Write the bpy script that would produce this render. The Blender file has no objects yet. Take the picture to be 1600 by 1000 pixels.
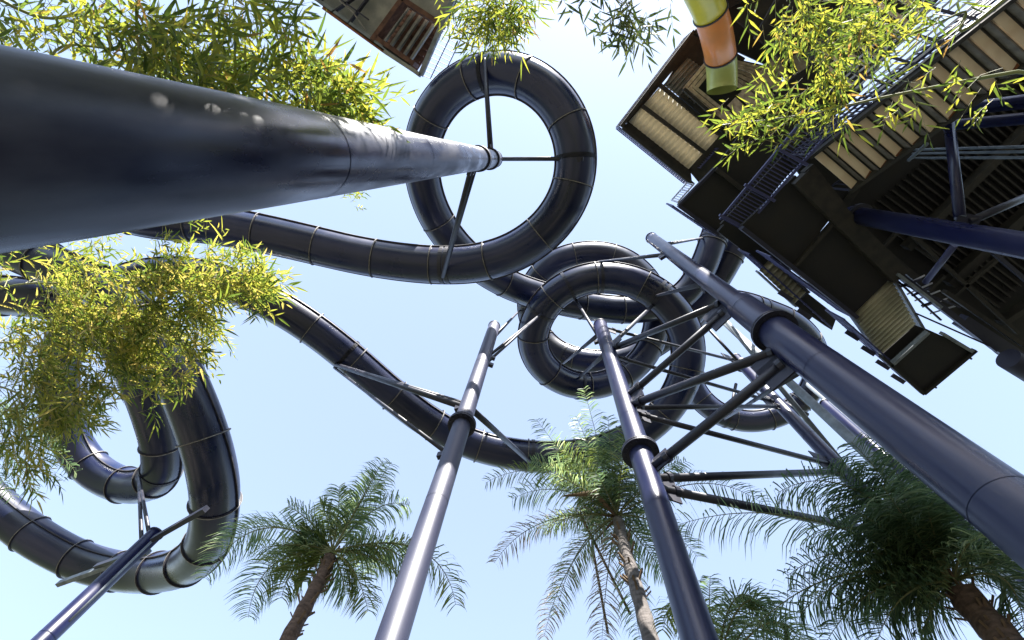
import bpy, math, random
import numpy as np
from mathutils import Vector, Matrix
random.seed(7); rng = np.random.default_rng(7)
S = bpy.context.scene
# ---------------------------------------------------------------- camera
F = 760.0; VPX, VPY = 857.0, 250.0; CAMZ = 1.6
def nrm(v): v = np.array(v, float); return v/np.linalg.norm(v)
Zc = nrm([VPX-800, -(VPY-500), -F]); Xc = nrm(np.array([1,0,0.])-Zc[0]*Zc); Yc = np.cross(Zc, Xc)
M = np.array([Xc, Yc, Zc])                      # camera space -> world
cd = bpy.data.cameras.new('camera'); cam = bpy.data.objects.new('camera', cd); S.collection.objects.link(cam)
cd.sensor_width = 36; cd.lens = 36*F/1600; cd.clip_start = .05; cd.clip_end = 5000
cam.matrix_world = Matrix.Translation((0,0,CAMZ)) @ Matrix(M.tolist()).to_4x4()
S.camera = cam
# ---------------------------------------------------------------- light
SUN_EL, SUN_AZ = math.radians(50), math.radians(12)
sdir = Vector((math.sin(SUN_AZ)*math.cos(SUN_EL), -math.cos(SUN_AZ)*math.cos(SUN_EL), math.sin(SUN_EL)))
W = bpy.data.worlds.new('World'); S.world = W; W.use_nodes = True
nt = W.node_tree; bg = nt.nodes['Background']; sky = nt.nodes.new('ShaderNodeTexSky')
sky.sky_type = 'NISHITA'; sky.sun_disc = False; sky.sun_elevation = SUN_EL
sky.sun_rotation = math.atan2(sdir.x, sdir.y); sky.air_density = 1.0; sky.dust_density = .9; sky.ozone_density = 1.3
hz = nt.nodes.new('ShaderNodeMixRGB'); hz.inputs[0].default_value = .55; hz.inputs[2].default_value = (1.30,1.50,1.86,1)      # thin high haze
nt.links.new(sky.outputs[0], hz.inputs[1]); nt.links.new(hz.outputs[0], bg.inputs[0]); bg.inputs[1].default_value = 0.142
sl = bpy.data.lights.new('sun', 'SUN'); so = bpy.data.objects.new('sun', sl); S.collection.objects.link(so)
sl.energy = 5; sl.angle = math.radians(.5); sl.color = (1, .96, .9)
so.rotation_euler = sdir.to_track_quat('Z', 'Y').to_euler()
S.view_settings.view_transform = 'Standard'; S.view_settings.look = 'None'
S.view_settings.exposure = 2.05; S.view_settings.gamma = 1
S.render.engine = 'CYCLES'
# ---------------------------------------------------------------- rays
def ray(x, y): return M @ np.array([x-800, -(y-500), -F])/F        # depth 1 along the optical axis
def P(x, y, h): r = ray(x, y); return Vector((*(r*h/r[2])[:2], h+CAMZ))     # h metres above the lens
def PZ(x, y, z): return Vector(ray(x, y)*z) + Vector((0,0,CAMZ))
def PWt(x, y, w, R=.7): return PZ(x, y, F*2*R/w)
# ---------------------------------------------------------------- materials
def nodes(name):
    m = bpy.data.materials.new(name); m.use_nodes = True
    return m, m.node_tree, m.node_tree.nodes['Principled BSDF']
def ramp(nt, stops):
    r = nt.nodes.new('ShaderNodeValToRGB'); e = r.color_ramp.elements
    while len(e) < len(stops): e.new(.5)
    for i, (p, c) in enumerate(stops): e[i].position = p; e[i].color = (*c, 1)
    return r
def mat(name, c1, c2=None, scale=3, rough=.5, r2=None, bump=0, bscale=None, coat=0, metal=0, spec=.5, stretch=(1,1,1), detail=6, lo=.35, hi=.65, film=0, ovar=0, sheen=0):
    m, nt, b = nodes(name); c2 = c2 or tuple(v*.8 for v in c1)
    if film: b.inputs['Thin Film Thickness'].default_value = film; b.inputs['Thin Film IOR'].default_value = 1.33
    tc = nt.nodes.new('ShaderNodeTexCoord'); mp = nt.nodes.new('ShaderNodeMapping'); mp.inputs['Scale'].default_value = stretch
    nt.links.new(tc.outputs['Object'], mp.inputs[0])
    n = nt.nodes.new('ShaderNodeTexNoise'); n.inputs['Scale'].default_value = scale; n.inputs['Detail'].default_value = detail
    nt.links.new(mp.outputs[0], n.inputs['Vector'])
    r = ramp(nt, [(lo, c1), (hi, c2)]); nt.links.new(n.outputs['Fac'], r.inputs[0]); nt.links.new(r.outputs[0], b.inputs['Base Color'])
    if sheen: b.inputs['Sheen Weight'].default_value = sheen; b.inputs['Sheen Roughness'].default_value = .5
    if ovar:
        oi = nt.nodes.new('ShaderNodeObjectInfo'); hv_ = nt.nodes.new('ShaderNodeHueSaturation'); mr = nt.nodes.new('ShaderNodeMapRange'); mr.inputs['To Min'].default_value = 1-ovar; mr.inputs['To Max'].default_value = 1+ovar*1.6
        nt.links.new(oi.outputs['Random'], mr.inputs[0]); nt.links.new(mr.outputs[0], hv_.inputs['Value']); nt.links.new(r.outputs[0], hv_.inputs['Color']); nt.links.new(hv_.outputs[0], b.inputs['Base Color'])
    rr = nt.nodes.new('ShaderNodeMapRange'); rr.inputs['To Min'].default_value = rough; rr.inputs['To Max'].default_value = r2 if r2 is not None else rough
    rr.inputs['From Min'].default_value = .3; rr.inputs['From Max'].default_value = .7
    nt.links.new(n.outputs['Fac'], rr.inputs[0]); nt.links.new(rr.outputs[0], b.inputs['Roughness'])
    b.inputs['Metallic'].default_value = metal; b.inputs['Specular IOR Level'].default_value = spec; b.inputs['Coat Weight'].default_value = coat
    b.inputs['Coat Roughness'].default_value = .12
    if bump:
        n2 = nt.nodes.new('ShaderNodeTexNoise'); n2.inputs['Scale'].default_value = bscale or scale*4; n2.inputs['Detail'].default_value = 5
        nt.links.new(mp.outputs[0], n2.inputs['Vector'])
        bp = nt.nodes.new('ShaderNodeBump'); bp.inputs['Strength'].default_value = bump; bp.inputs['Distance'].default_value = .02
        nt.links.new(n2.outputs['Fac'], bp.inputs['Height']); nt.links.new(bp.outputs[0], b.inputs['Normal'])
    return m
def leafmat(name, stops, transl=.45, rough=.45):
    m, nt, b = nodes(name)
    g = nt.nodes.new('ShaderNodeNewGeometry'); r = ramp(nt, stops); nt.links.new(g.outputs['Random Per Island'], r.inputs[0])
    nt.links.new(r.outputs[0], b.inputs['Base Color']); b.inputs['Roughness'].default_value = rough
    t = nt.nodes.new('ShaderNodeBsdfTranslucent'); hs = nt.nodes.new('ShaderNodeHueSaturation'); hs.inputs['Value'].default_value = 1.65; hs.inputs['Saturation'].default_value = 1.0
    nt.links.new(r.outputs[0], hs.inputs['Color']); nt.links.new(hs.outputs[0], t.inputs[0])
    mx = nt.nodes.new('ShaderNodeMixShader'); mx.inputs[0].default_value = transl
    nt.links.new(b.outputs[0], mx.inputs[1]); nt.links.new(t.outputs[0], mx.inputs[2])
    nt.links.new(mx.outputs[0], nt.nodes['Material Output'].inputs[0])
    return m
m_pole = mat('pole_paint', (.005,.007,.038), (.016,.019,.052), 1.8, .24, .44, spec=.55, lo=.45, hi=.8, stretch=(1,1,.25), bump=.03, bscale=9)
m_poleB = mat('chalky_pole_paint', (.014,.016,.045), (.036,.038,.068), 2, .42, .55, spec=.9, stretch=(1,1,.25))
m_poleA = mat('glossy_pole_paint', (.003,.004,.020), (.085,.088,.11), 2.4, .17, .5, spec=.5, stretch=(1,1,.35), bump=.03, bscale=7, sheen=0, lo=.5, hi=.85)
m_steel = mat('brace_paint', (.011,.012,.024), (.022,.022,.034), 2.5, .38, .55, spec=.5)
m_tube = mat('slide_shell', (.005,.010,.040), (.014,.018,.048), .8, .22, .42, coat=.12, spec=.5, bump=.02, bscale=3, ovar=.35)
m_tube2 = mat('slide_shell_weathered', (.030,.032,.038), (.062,.060,.058), .9, .22, .42, coat=.3, spec=.6, bump=.02, bscale=3)
m_lip = mat('slide_flange', (.02,.02,.03), (.045,.04,.045), 4, .4, .6)
m_seal = mat('joint_sealant', (.30,.28,.25), (.14,.13,.12), 6, .5, .7)
m_dark = mat('deck_underside_paint', (.013,.013,.0135), (.024,.022,.019), 1.4, .75, .9, bump=.15, bscale=14)
m_beam = mat('rusty_dark_beam', (.016,.015,.013), (.042,.037,.030), 3, .7, .9, bump=.2, stretch=(1,1,1))
m_beam2 = mat('blue_dark_beam', (.018,.019,.040), (.03,.03,.05), 3, .5, .7)
m_rail = mat('blue_rail_paint', (.04,.045,.13), (.06,.065,.16), 5, .4, .6)
m_railw = mat('pale_rail_paint', (.62,.64,.70), (.45,.46,.52), 5, .4, .6)
m_cream = mat('cream_tread_pan', (.86,.72,.50), (.72,.56,.36), 2.2, .55, .75, lo=.4, hi=.75, bump=.05)
m_rust = mat('rust', (.17,.055,.02), (.30,.12,.05), 7, .8, .9, bump=.2)
m_corr = mat('tan_corrugated_sheet', (.58,.53,.40), (.42,.40,.31), 1.6, .5, .7)
m_corr3 = mat('olive_tan_corrugated_sheet', (.52,.48,.33), (.36,.35,.24), 1.6, .6, .8)
m_corr2 = mat('grey_corrugated_sheet', (.26,.25,.21), (.16,.16,.14), 1.6, .5, .7, bump=.05)
for m__ in (m_corr,):                           # fibreglass sheet lets some daylight through
    t__ = m__.node_tree; b__ = t__.nodes['Principled BSDF']; tr__ = t__.nodes.new('ShaderNodeBsdfTranslucent'); mx__ = t__.nodes.new('ShaderNodeMixShader'); mx__.inputs[0].default_value = .35
    tr__.inputs[0].default_value = (.60,.55,.43,1); t__.links.new(b__.outputs[0], mx__.inputs[1]); t__.links.new(tr__.outputs[0], mx__.inputs[2]); t__.links.new(mx__.outputs[0], t__.nodes['Material Output'].inputs[0])
m_chan = mat('grey_brown_channel', (.17,.155,.13), (.10,.09,.075), 4, .6, .8)
m_wood = mat('weathered_plank', (.68,.56,.42), (.40,.31,.22), 5, .7, .85, bump=.25, stretch=(1,1,1))
m_brown = mat('red_brown_timber', (.16,.075,.045), (.08,.04,.03), 5, .7, .9, bump=.2)
m_board = mat('grey_beige_board', (.34,.34,.29), (.22,.23,.21), 2.5, .7, .9, bump=.08)
m_frame = mat('grey_metal_frame', (.22,.25,.27), (.14,.16,.18), 4, .5, .7)
m_orange = mat('orange_shell', (.88,.30,.07), (.74,.27,.07), 1.5, .3, .45, coat=.3)
m_lime = mat('lime_shell', (.52,.56,.15), (.42,.46,.13), 1.5, .3, .45, coat=.3)
m_yell = mat('yellow_shell', (.78,.66,.04), (.62,.56,.05), 1.5, .3, .45, coat=.3)
m_teal = mat('teal_shell', (.01,.20,.22), (.01,.14,.18), 1.5, .3, .45, coat=.3)
m_trunk = mat('palm_bark', (.13,.085,.06), (.055,.036,.026), 7, .85, .95, bump=.9, bscale=9, stretch=(1,1,2.5))
m_trunk2 = mat('grey_palm_bark', (.17,.15,.14), (.09,.08,.075), 6, .85, .95, bump=.6, bscale=9, stretch=(1,1,3))
m_husk = mat('dry_husk', (.17,.11,.06), (.09,.06,.035), 6, .8, .95, bump=.4)
m_culm = mat('bamboo_culm', (.16,.20,.06), (.24,.24,.10), 3, .4, .6)
m_twig = mat('bamboo_twig', (.30,.27,.14), (.18,.18,.08), 8, .6, .8)
m_ground = mat('paving_and_planting', (.15,.13,.11), (.022,.028,.018), .22, .85, .95, bump=.1, bscale=6, lo=.46, hi=.52)
G1 = [(0,(.04,.07,.012)),(.35,(.11,.15,.02)),(.7,(.21,.23,.03)),(.93,(.30,.28,.03)),(1,(.24,.13,.04))]
G2 = [(0,(.04,.07,.012)),(.35,(.12,.155,.02)),(.75,(.27,.26,.035)),(1,(.36,.28,.08))]
G3 = [(0,(.025,.045,.012)),(.6,(.05,.075,.018)),(1,(.10,.11,.03))]
m_leaf = leafmat('bamboo_leaf', G1, .55); m_leaf2 = leafmat('pale_bamboo_leaf', G2, .55); m_leafd = leafmat('dark_bamboo_leaf', G3, .3)
m_frond = leafmat('palm_leaflet', [(0,(.07,.12,.055)),(.5,(.15,.21,.09)),(.85,(.26,.31,.13)),(1,(.40,.40,.24))], .5)
m_frond2 = leafmat('yellow_green_palm_leaflet', [(0,(.08,.12,.03)),(.6,(.15,.19,.04)),(1,(.28,.28,.12))], .4)
m_frondd = leafmat('deep_green_palm_leaflet', [(0,(.04,.075,.035)),(.6,(.09,.14,.06)),(1,(.19,.24,.11))], .5)
m_dry = leafmat('dry_palm_leaflet', [(0,(.20,.17,.12)),(.5,(.34,.29,.22)),(1,(.46,.39,.29))], .25)
m_rachis = mat('palm_rachis', (.13,.15,.05), (.18,.18,.08), 6, .5, .7)
# ---------------------------------------------------------------- mesh helper
class MB:
    def __init__(s): s.v = []; s.f = []
    def add(s, vs, fs):
        o = len(s.v); s.v += [tuple(v) for v in vs]; s.f += [tuple(i+o for i in f) for f in fs]; return s
    def prism(s, pts, th):                      # polygon extruded by th (number: up, or a vector)
        d = Vector((0,0,th)) if not hasattr(th, '__len__') else Vector(th)
        n = len(pts); pts = [Vector(p) for p in pts]
        return s.add(pts+[p+d for p in pts], [tuple(range(n)), tuple(range(2*n-1, n-1, -1))]+[(i,(i+1)%n+0, n+(i+1)%n, n+i) for i in range(n)])
    def bar(s, a, b, w, h=None, up=(0,0,1)):
        a = Vector(a); b = Vector(b); h = h or w; t = (b-a).normalized(); up = Vector(up)
        if abs(t.dot(up)) > .95: up = Vector((1,0,0))
        x = t.cross(up).normalized(); y = x.cross(t)
        c = [p+x*sx*w/2+y*sy*h/2 for p in (a,b) for sx,sy in ((-1,-1),(1,-1),(1,1),(-1,1))]
        return s.add(c, [(3,2,1,0),(4,5,6,7)]+[(i,(i+1)%4,(i+1)%4+4,i+4) for i in range(4)])
    def tube(s, pts, r, n=10, caps=True):
        pts = [Vector(p) for p in pts]; k = len(pts); rs = r if hasattr(r, '__len__') else [r]*k; vs = []; fs = []
        fr = frames(pts)
        for i, p in enumerate(pts):
            x, y = fr[i]
            vs += [p+(x*math.cos(2*math.pi*j/n)+y*math.sin(2*math.pi*j/n))*rs[i] for j in range(n)]
        for i in range(k-1):
            fs += [(i*n+j, i*n+(j+1)%n, (i+1)*n+(j+1)%n, (i+1)*n+j) for j in range(n)]
        if caps: fs += [tuple(range(n-1,-1,-1)), tuple((k-1)*n+j for j in range(n))]
        return s.add(vs, fs)
    def build(s, name, m, parent=None, smooth=False):
        o0 = Vector(parent.get('_w', (0,0,0))) if parent else Vector((0,0,0))
        me = bpy.data.meshes.new(name); me.from_pydata([tuple(Vector(v)-o0) for v in s.v], [], s.f)
        if smooth: me.polygons.foreach_set('use_smooth', [len(f) <= 4 for f in s.f])
        me.materials.append(m); me.update(); o = bpy.data.objects.new(name, me); S.collection.objects.link(o)
        if parent: o.parent = parent; o['_w'] = tuple(o0)
        return o
def frames(pts):
    out = []; px = None
    for i in range(len(pts)):
        t = (pts[min(i+1, len(pts)-1)]-pts[max(i-1, 0)]).normalized()
        if px is None:
            up = Vector((0,0,1)) if abs(t.z) < .95 else Vector((0,1,0)); x = t.cross(up).normalized()
        else:
            x = (px-t*px.dot(t)).normalized()
        px = x; out.append((x, x.cross(t)))
    return out
def zframes(pts):
    out = []
    for i in range(len(pts)):
        t = (pts[min(i+1, len(pts)-1)]-pts[max(i-1, 0)]).normalized(); x = t.cross(Vector((0,0,1))).normalized(); out.append((x, x.cross(t)))
    return out
def T(name, label, cat, loc=(0,0,0), group=None):
    o = bpy.data.objects.new(name, None); S.collection.objects.link(o); o.location = loc; o['_w'] = tuple(loc); o.empty_display_size = .3
    o['label'] = label; o['category'] = cat
    if group: o['group'] = group
    return o
def cr(pts, n=10):
    pts = [Vector(p) for p in pts]; q = [pts[0]*2-pts[1]]+pts+[pts[-1]*2-pts[-2]]; out = []
    for i in range(1, len(q)-2):
        for k in range(n):
            t = k/n; a,b,c,d = q[i-1:i+3]
            out.append(.5*((2*b)+(c-a)*t+(2*a-5*b+4*c-d)*t*t+(3*b-a-3*c+d)*t**3))
    out.append(pts[-1]); return out
def resample(p, step):
    L = [0]
    for a, b in zip(p, p[1:]): L.append(L[-1]+(b-a).length)
    n = max(2, int(L[-1]/step)); out = []; j = 0
    for i in range(n+1):
        s = L[-1]*i/n
        while j < len(L)-2 and L[j+1] < s: j += 1
        f = (s-L[j])/max(1e-9, L[j+1]-L[j]); out.append(p[j].lerp(p[j+1], f))
    return out
# ---------------------------------------------------------------- ground
g = MB().prism([(-600,-600,-.3),(600,-600,-.3),(600,600,-.3),(-600,600,-.3)], .3).build('ground', m_ground); g['kind'] = 'structure'
# ---------------------------------------------------------------- tube slides
def slide(label, ctrl, R=.7, seclen=2.3, mats=None, lip=.07, lipw=.05, seal=True, ribs=True, root=None, step=.22, n=28, m=None, phase=0):
    pts = [PWt(*c, R) if len(c) == 3 else PZ(c[0], c[1], c[3]) for c in ctrl]
    for _ in range(1): pts = [pts[0]]+[(a+b*4+c)/6 for a,b,c in zip(pts, pts[1:], pts[2:])]+[pts[-1]]
    path = resample(cr(pts, 12), step)
    for _ in range(4): path = [path[0]]+[(a+b*2+c)/4 for a,b,c in zip(path, path[1:], path[2:])]+[path[-1]]
    if root is None: root = T('tube_slide', label, 'water slide', tuple(path[0]))
    fr = zframes(path); k = int(seclen/step); N = len(path); ci = [(2*math.pi*j/n) for j in range(n)]
    cuts = list(range(phase % k, N-1, k)); 
    if not cuts or cuts[0] != 0: cuts = [0]+cuts
    if N-1-cuts[-1] < 3: cuts[-1] = N-1
    else: cuts.append(N-1)
    for si, (a, b) in enumerate(zip(cuts, cuts[1:])):
        vs = []; fs = []; L = b-a+1
        for i in range(a, b+1):
            x, y = fr[i]; vs += [path[i]+(x*math.cos(t)+y*math.sin(t))*R for t in ci]
        for i in range(L-1): fs += [(i*n+j, (i+1)*n+j, (i+1)*n+(j+1)%n, i*n+(j+1)%n) for j in range(n)]
        sm = (mats[si % len(mats)] if mats else (m or m_tube))
        sec = MB().add(vs, fs).build('tube_section', sm, root, True)
        if ribs:                                # bolted side seams of the two half shells
            for sgn in (1, -1):
                vs = []; fs = []
                for i in range(a, b+1):
                    x, y = fr[i]; x = x*sgn
                    vs += [path[i]+x*(R-.02)+y*.022, path[i]+x*(R+.055)+y*.022, path[i]+x*(R+.055)-y*.022, path[i]+x*(R-.02)-y*.022]
                for i in range(L-1): fs += [(i*4+j, i*4+(j+1)%4, i*4+4+(j+1)%4, i*4+4+j) for j in range(4)]
                MB().add(vs, fs).build('side_seam', m_lip, sec)
    for i in cuts[1:-1]:
        t = (path[i+1]-path[i-1]).normalized(); x, y = fr[i]
        def ringm(w, r0, r1):
            vs = []; fs = []; nn = 36
            for (dz, rr) in ((-w,r0),(-w,r1),(w,r1),(w,r0)): vs += [path[i]+t*dz+(x*math.cos(2*math.pi*j/nn)+y*math.sin(2*math.pi*j/nn))*rr for j in range(nn)]
            for q in range(3): fs += [(q*nn+j, q*nn+(j+1)%nn, (q+1)*nn+(j+1)%nn, (q+1)*nn+j) for j in range(nn)]
            return MB().add(vs, fs)
        lp = lip if path[i].z > 13.5 and lip > .04 else .10; lp = .045 if path[i].z > 15.5 and lip < .095 else lp; fl = ringm(lipw/2 if lp < .1 else .05, R-.03, R+lp+(.06 if lp >= .1 else 0)).build('flange', m_lip, root)
        if lp >= .1:
            bm_ = MB()
            for q in range(20):
                th = 2*math.pi*(q+.5)/20; e = path[i]+(x*math.cos(th)+y*math.sin(th))*(R+.06); bm_.tube([e-t*.085, e+t*.085], .02, 6)
            bm_.build('bolt_ring', m_frame, fl)
        if seal and lp < .1: ringm(.009, R-.02, R+lp+.012).build('joint_sealant', m_seal, fl)
    return root, path
s1, p1 = slide('long black tube slide making the full circle loop around the tall near pole',
  [(1122,352,41),(1098,425,42),(1068,470,42),(1000,487,42),(930,482,42),(850,465,44),(790,445,45),(730,405,48),(690,360,50),(663,305,52),(655,240,54),(668,185,56),(705,135,58),
   (760,110,60),(820,115,62),(873,155,62),(903,220,62),(900,290,61),(868,350,60),(815,392,59),(755,412,58),(697,416,57),(630,411,57),(560,400,57),(490,383,58),(430,369,58),
   (365,356,59),(300,345,60),(230,343,60),(150,325,60),(80,275,61),(10,270,62),(-30,320,63),(0,385,64),(75,412,65),(150,440,66),(222,495,68),(275,570,70),(304,640,71),(328,710,71),
   (340,775,70),(332,845,66),(300,885,61),(240,898,57),(180,893,55),(120,877,54),(50,838,54),(0,798,53),(-70,730,52)], lip=.05, phase=5)
s2, p2 = slide('black tube slide coiling twice above the slim pole before the feathery palm, then dropping leftwards',
  [(1150,385,40),(1120,440,40),(1075,500,40),(1020,545,39),(965,568,39),(912,567,39),(868,552,38),(836,520,37),(824,480,37),(832,440,37),(865,405,38),(920,393,38),(975,402,38),(1018,440,39),
   (1032,495,40),(1018,545,41),(985,584,42),(935,606,43),(885,602,44),(845,575,45),(828,535,46),(838,492,47),(872,451,48),(925,430,48),(985,435,48),(1040,464,49),(1075,515,50),(1079,575,50),
   (1050,636,50),(1000,680,49),(940,706,49),(870,716,49),(800,711,49),(730,694,49),(665,657,50),(610,614,51),(550,560,52),(490,513,53),(430,475,54),(350,437,55),(270,425,56),(180,440,56),(110,500,54),(85,585,52),(98,668,51),(132,728,51),(180,758,52),(226,762,54),(256,742,56),(257,702,58),(243,650,59),(222,595,60),(190,525,61),(130,480,61),(20,455,61),(-90,470,61)], lip=.05, phase=3)
s3, p3 = slide('black tube slide with one wide coil half hidden behind the thick leaning right pole',
  [(1125,470,38),(1160,473,38),(1195,486,37),(1240,502,37),(1272,535,36),(1282,580,36),(1262,622,35),(1222,650,35),(1172,662,35),(1122,650,35),(1086,618,34),(1068,570,34),(1075,510,33),(1110,470,32)], lip=.06)
# coloured slide
lc = [(1128,141,44.5),(1128,130,44.5),(1128,115,45),(1127,97,45.5),(1125,80,46.5),(1121,60,48),(1116,38,49),(1108,14,50),(1098,-8,52),(1080,-45,55)]
s4 = T('tube_slide', 'orange and lime green tube slide dropping out of a timber framed hole', 'water slide', tuple(PWt(1128,142,44,.6)))
slide('', lc, .57, root=s4, seclen=1.9, phase=12, mats=[m_lime, m_orange, m_yell, m_orange], lip=.09, ribs=False, seal=False, step=.11, n=32)
s5 = T('tube_slide', 'teal tube slide glimpsed behind the bamboo at the top of the tower', 'water slide', tuple(PWt(1180,60,44)))
slide('', [(1185,75,44),(1200,40,45),(1225,10,46),(1260,-20,47),(1300,-60,48)], root=s5, seclen=2, mats=[m_teal], ribs=False, seal=False)
# ---------------------------------------------------------------- poles
class Pole:
    def __init__(s, name, label, top, h, r, prof=None, cap=True, m=None, group=None, shaft='shaft'):
        q = P(top[0], top[1], h); s.x, s.y, s.top = q.x, q.y, q.z; s.r = r
        s.o = T(name, label, 'support pole', (s.x, s.y, 0), group)
        prof = prof or [(0, r), (s.top, r)]
        zs = []; rs = []
        for (za, ra), (zb, rb) in zip(prof, prof[1:]): 
            k = max(1, int((zb-za)/3))
            for i in range(k): zs.append(za+(zb-za)*i/k); rs.append(ra+(rb-ra)*i/k)
        zs.append(prof[-1][0]); rs.append(prof[-1][1])
        MB().tube([(s.x, s.y, z) for z in zs], rs, 48).build('shaft', m or m_pole, s.o, True)
        zz = 2.6
        while zz < s.top-1.5:
            rz = next(ra+(rb-ra)*(zz-za)/(zb-za) for (za,ra),(zb,rb) in zip(prof, prof[1:]) if za <= zz <= zb)
            MB().tube([(s.x,s.y,zz-.012),(s.x,s.y,zz+.012)], rz+.005, 48, False).build('weld_seam', m or m_pole, s.o, True); zz += 3.1
        if cap: MB().tube([(s.x,s.y,s.top-.01),(s.x,s.y,s.top+.03)], rs[-1]+.015, 48).build('end_cap', m_steel, s.o)
    def at(s, x, y):                            # point of the pole's axis nearest to a pixel's ray
        d = Vector(ray(x, y)); k = (d.x*s.x+d.y*s.y)/(d.x**2+d.y**2); return Vector((s.x, s.y, CAMZ+d.z*k))
    def flange(s, x, y, ro=.13, th=.10, r=None):
        z = s.at(x, y).z; r = r or s.r
        o = MB().tube([(s.x,s.y,z-th/2),(s.x,s.y,z-.012)], r+ro, 48).tube([(s.x,s.y,z+.012),(s.x,s.y,z+th/2)], r+ro, 48).build('flange', m_steel, s.o)
        b = MB()
        for i in range(16):
            a = 2*math.pi*i/16; q = Vector((s.x+math.cos(a)*(r+ro*.55), s.y+math.sin(a)*(r+ro*.55), z)); b.tube([q-Vector((0,0,th/2+.03)), q+Vector((0,0,th/2+.03))], .018, 6)
        b.build('bolt_ring', m_steel, o)
    def collar(s, z, r=None, h=.35):
        r = r or s.r; MB().tube([(s.x,s.y,z-h/2),(s.x,s.y,z+h/2)], r+.03, 40).build('collar', m_steel, s.o)
    def arm(s, a, b, r=.07, split=0, name='arm', m=None, plate=True, wb=None):
        """arm from the pole at pixel a to a 3D point b"""
        A = s.at(*a); d = (b-A); d2 = Vector((d.x, d.y, 0)).normalized(); A0 = A+d2*(s.r*.6)
        side = d.cross(Vector((0,0,1))).normalized()
        for sg in ((0,) if not split else (-1, 1)):
            q = MB().tube([A0+Vector((0,0,sg*split)), A0.lerp(b, .5)+Vector((0,0,sg*split*.5)), b], r, 14).build(name, m or m_steel, s.o, True)
            if plate:
                c = A+d2*(s.r+.02)+Vector((0,0,sg*split)); MB().bar(c-d2*.1, c+d2*.12, .10, .16).build('bracket', m_steel, q)
def saddle(path, c, R=.7):
    i = min(range(len(path)), key=lambda k: (path[k]-c).length); i = max(1, min(len(path)-2, i)); t = (path[i+1]-path[i-1]).normalized(); x = t.cross(Vector((0,0,1))).normalized(); y = x.cross(t)
    root = {id(p1): s1, id(p2): s2, id(p3): s3}[id(path)]; vs = []; fs = []; nn = 40
    for (dz, rr) in ((-.07,R-.02),(-.07,R+.03),(.07,R+.03),(.07,R-.02)): vs += [path[i]+t*dz+(x*math.cos(2*math.pi*j/nn)+y*math.sin(2*math.pi*j/nn))*rr for j in range(nn)]
    for q in range(3): fs += [(q*nn+j, q*nn+(j+1)%nn, (q+1)*nn+(j+1)%nn, (q+1)*nn+j) for j in range(nn)]
    MB().add(vs, fs).build('saddle_band', m_steel, root)
def near(path, x, y, lo=0, hi=1e9):             # slide point nearest to a pixel's ray
    d = Vector(ray(x, y)).normalized(); best = None
    for p in path:
        v = p-Vector((0,0,CAMZ)); L = v.dot(d)
        if lo < L < hi:
            e = (v-d*L).length
            if best is None or e < best[0]: best = (e, p)
    return best[1]
def under(path, x, y, R=.72, **k):              # attachment point on the shell, towards the pixel's ray
    c = near(path, x, y, **k); saddle(path, c); d = Vector(ray(x, y)); v = c-Vector((0,0,CAMZ)); q = Vector((0,0,CAMZ))+d*(v.dot(d)/d.length_squared); e = q-c
    if e.length > R: return c+e.normalized()*R
    return c+e+(-d.normalized())*math.sqrt(max(0, R*R-e.length_squared))*1.0
A = Pole('support_pole', 'thickest black steel pole rising from the left edge into the round loop', (772,248.4), 18.4, .33, [(0,.352),(5,.35),(20,.295)], m=m_poleA)
A.arm((768,250), under(p1,757,92), .075, .22); A.arm((775,252), under(p1,912,248), .075, .16); A.arm((745,254), under(p1,692,432,lo=0,hi=30), .08, .3)
A.collar(A.at(765,250).z); A.collar(A.at(748,252).z)
for (x, y) in ((757,96),(905,249),(697,415)):
    q = under(p1, x, y); MB().tube([q+Vector((-.02,0,-.02)), q+Vector((.02,0,.16))], .09, 8).build('saddle_plate', m_steel, A.o)
B = Pole('support_pole', 'silvery sunlit black pole left of centre with one bolted flange and long side braces', (772,510), 17, .21, m=m_poleB)
B.flange(717,662, .12)
B.arm((766,525), under(p2,812,485), .05, .15); B.arm((757,560), under(p2,846,490,hi=25), .05, .28); B.arm((720,628), under(p2,525,570), .085, .06)
B.arm((690,700), under(p2,522,575), .05); B.arm((738,632), under(p2,828,722), .09)
C = Pole('support_pole', 'black pole rising behind the feathery palm into the double coil', (938,508), 17.2, .235)
C.flange(997,708, .15)
D = Pole('support_pole', 'thick black pole crossing the right side diagonally with a wide flange halfway', (1018,372), 20.5, .20, [(0,.33),(12.2,.31),(12.3,.235),(22,.225)])
D.r = .27
D.flange(1208,520, .16, r=.26)
Fp = Pole('support_pole', 'slender black pole standing between the truss and the dark green palm', (1150,560), 19.5, .20)
Fp.flange(1160,570,.1)
H = Pole('support_pole', 'pale glinting steel pole just behind the flange of the diagonal pole', (1128,500), 21, .13, m=m_frame)
H2 = Pole('support_pole', 'pale steel pole beside the dark green palm top', (1262,600), 20, .11, m=m_frame)
H3 = Pole('support_pole', 'dark slim pole rising out of the dark green palm top', (1288,630), 16, .14)
G = Pole('support_pole', 'dark pole at the lower left corner carrying a tee beam', (243,834), 10.3, .20)
C.arm((950,538), under(p2,1019,478,hi=24), .075); C.arm((945,530), under(p2,905,478), .06); C.arm((938,515), under(p2,878,570,lo=20), .05, .12); C.arm((944,545), under(p2,905,590), .05, .1)
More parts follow.
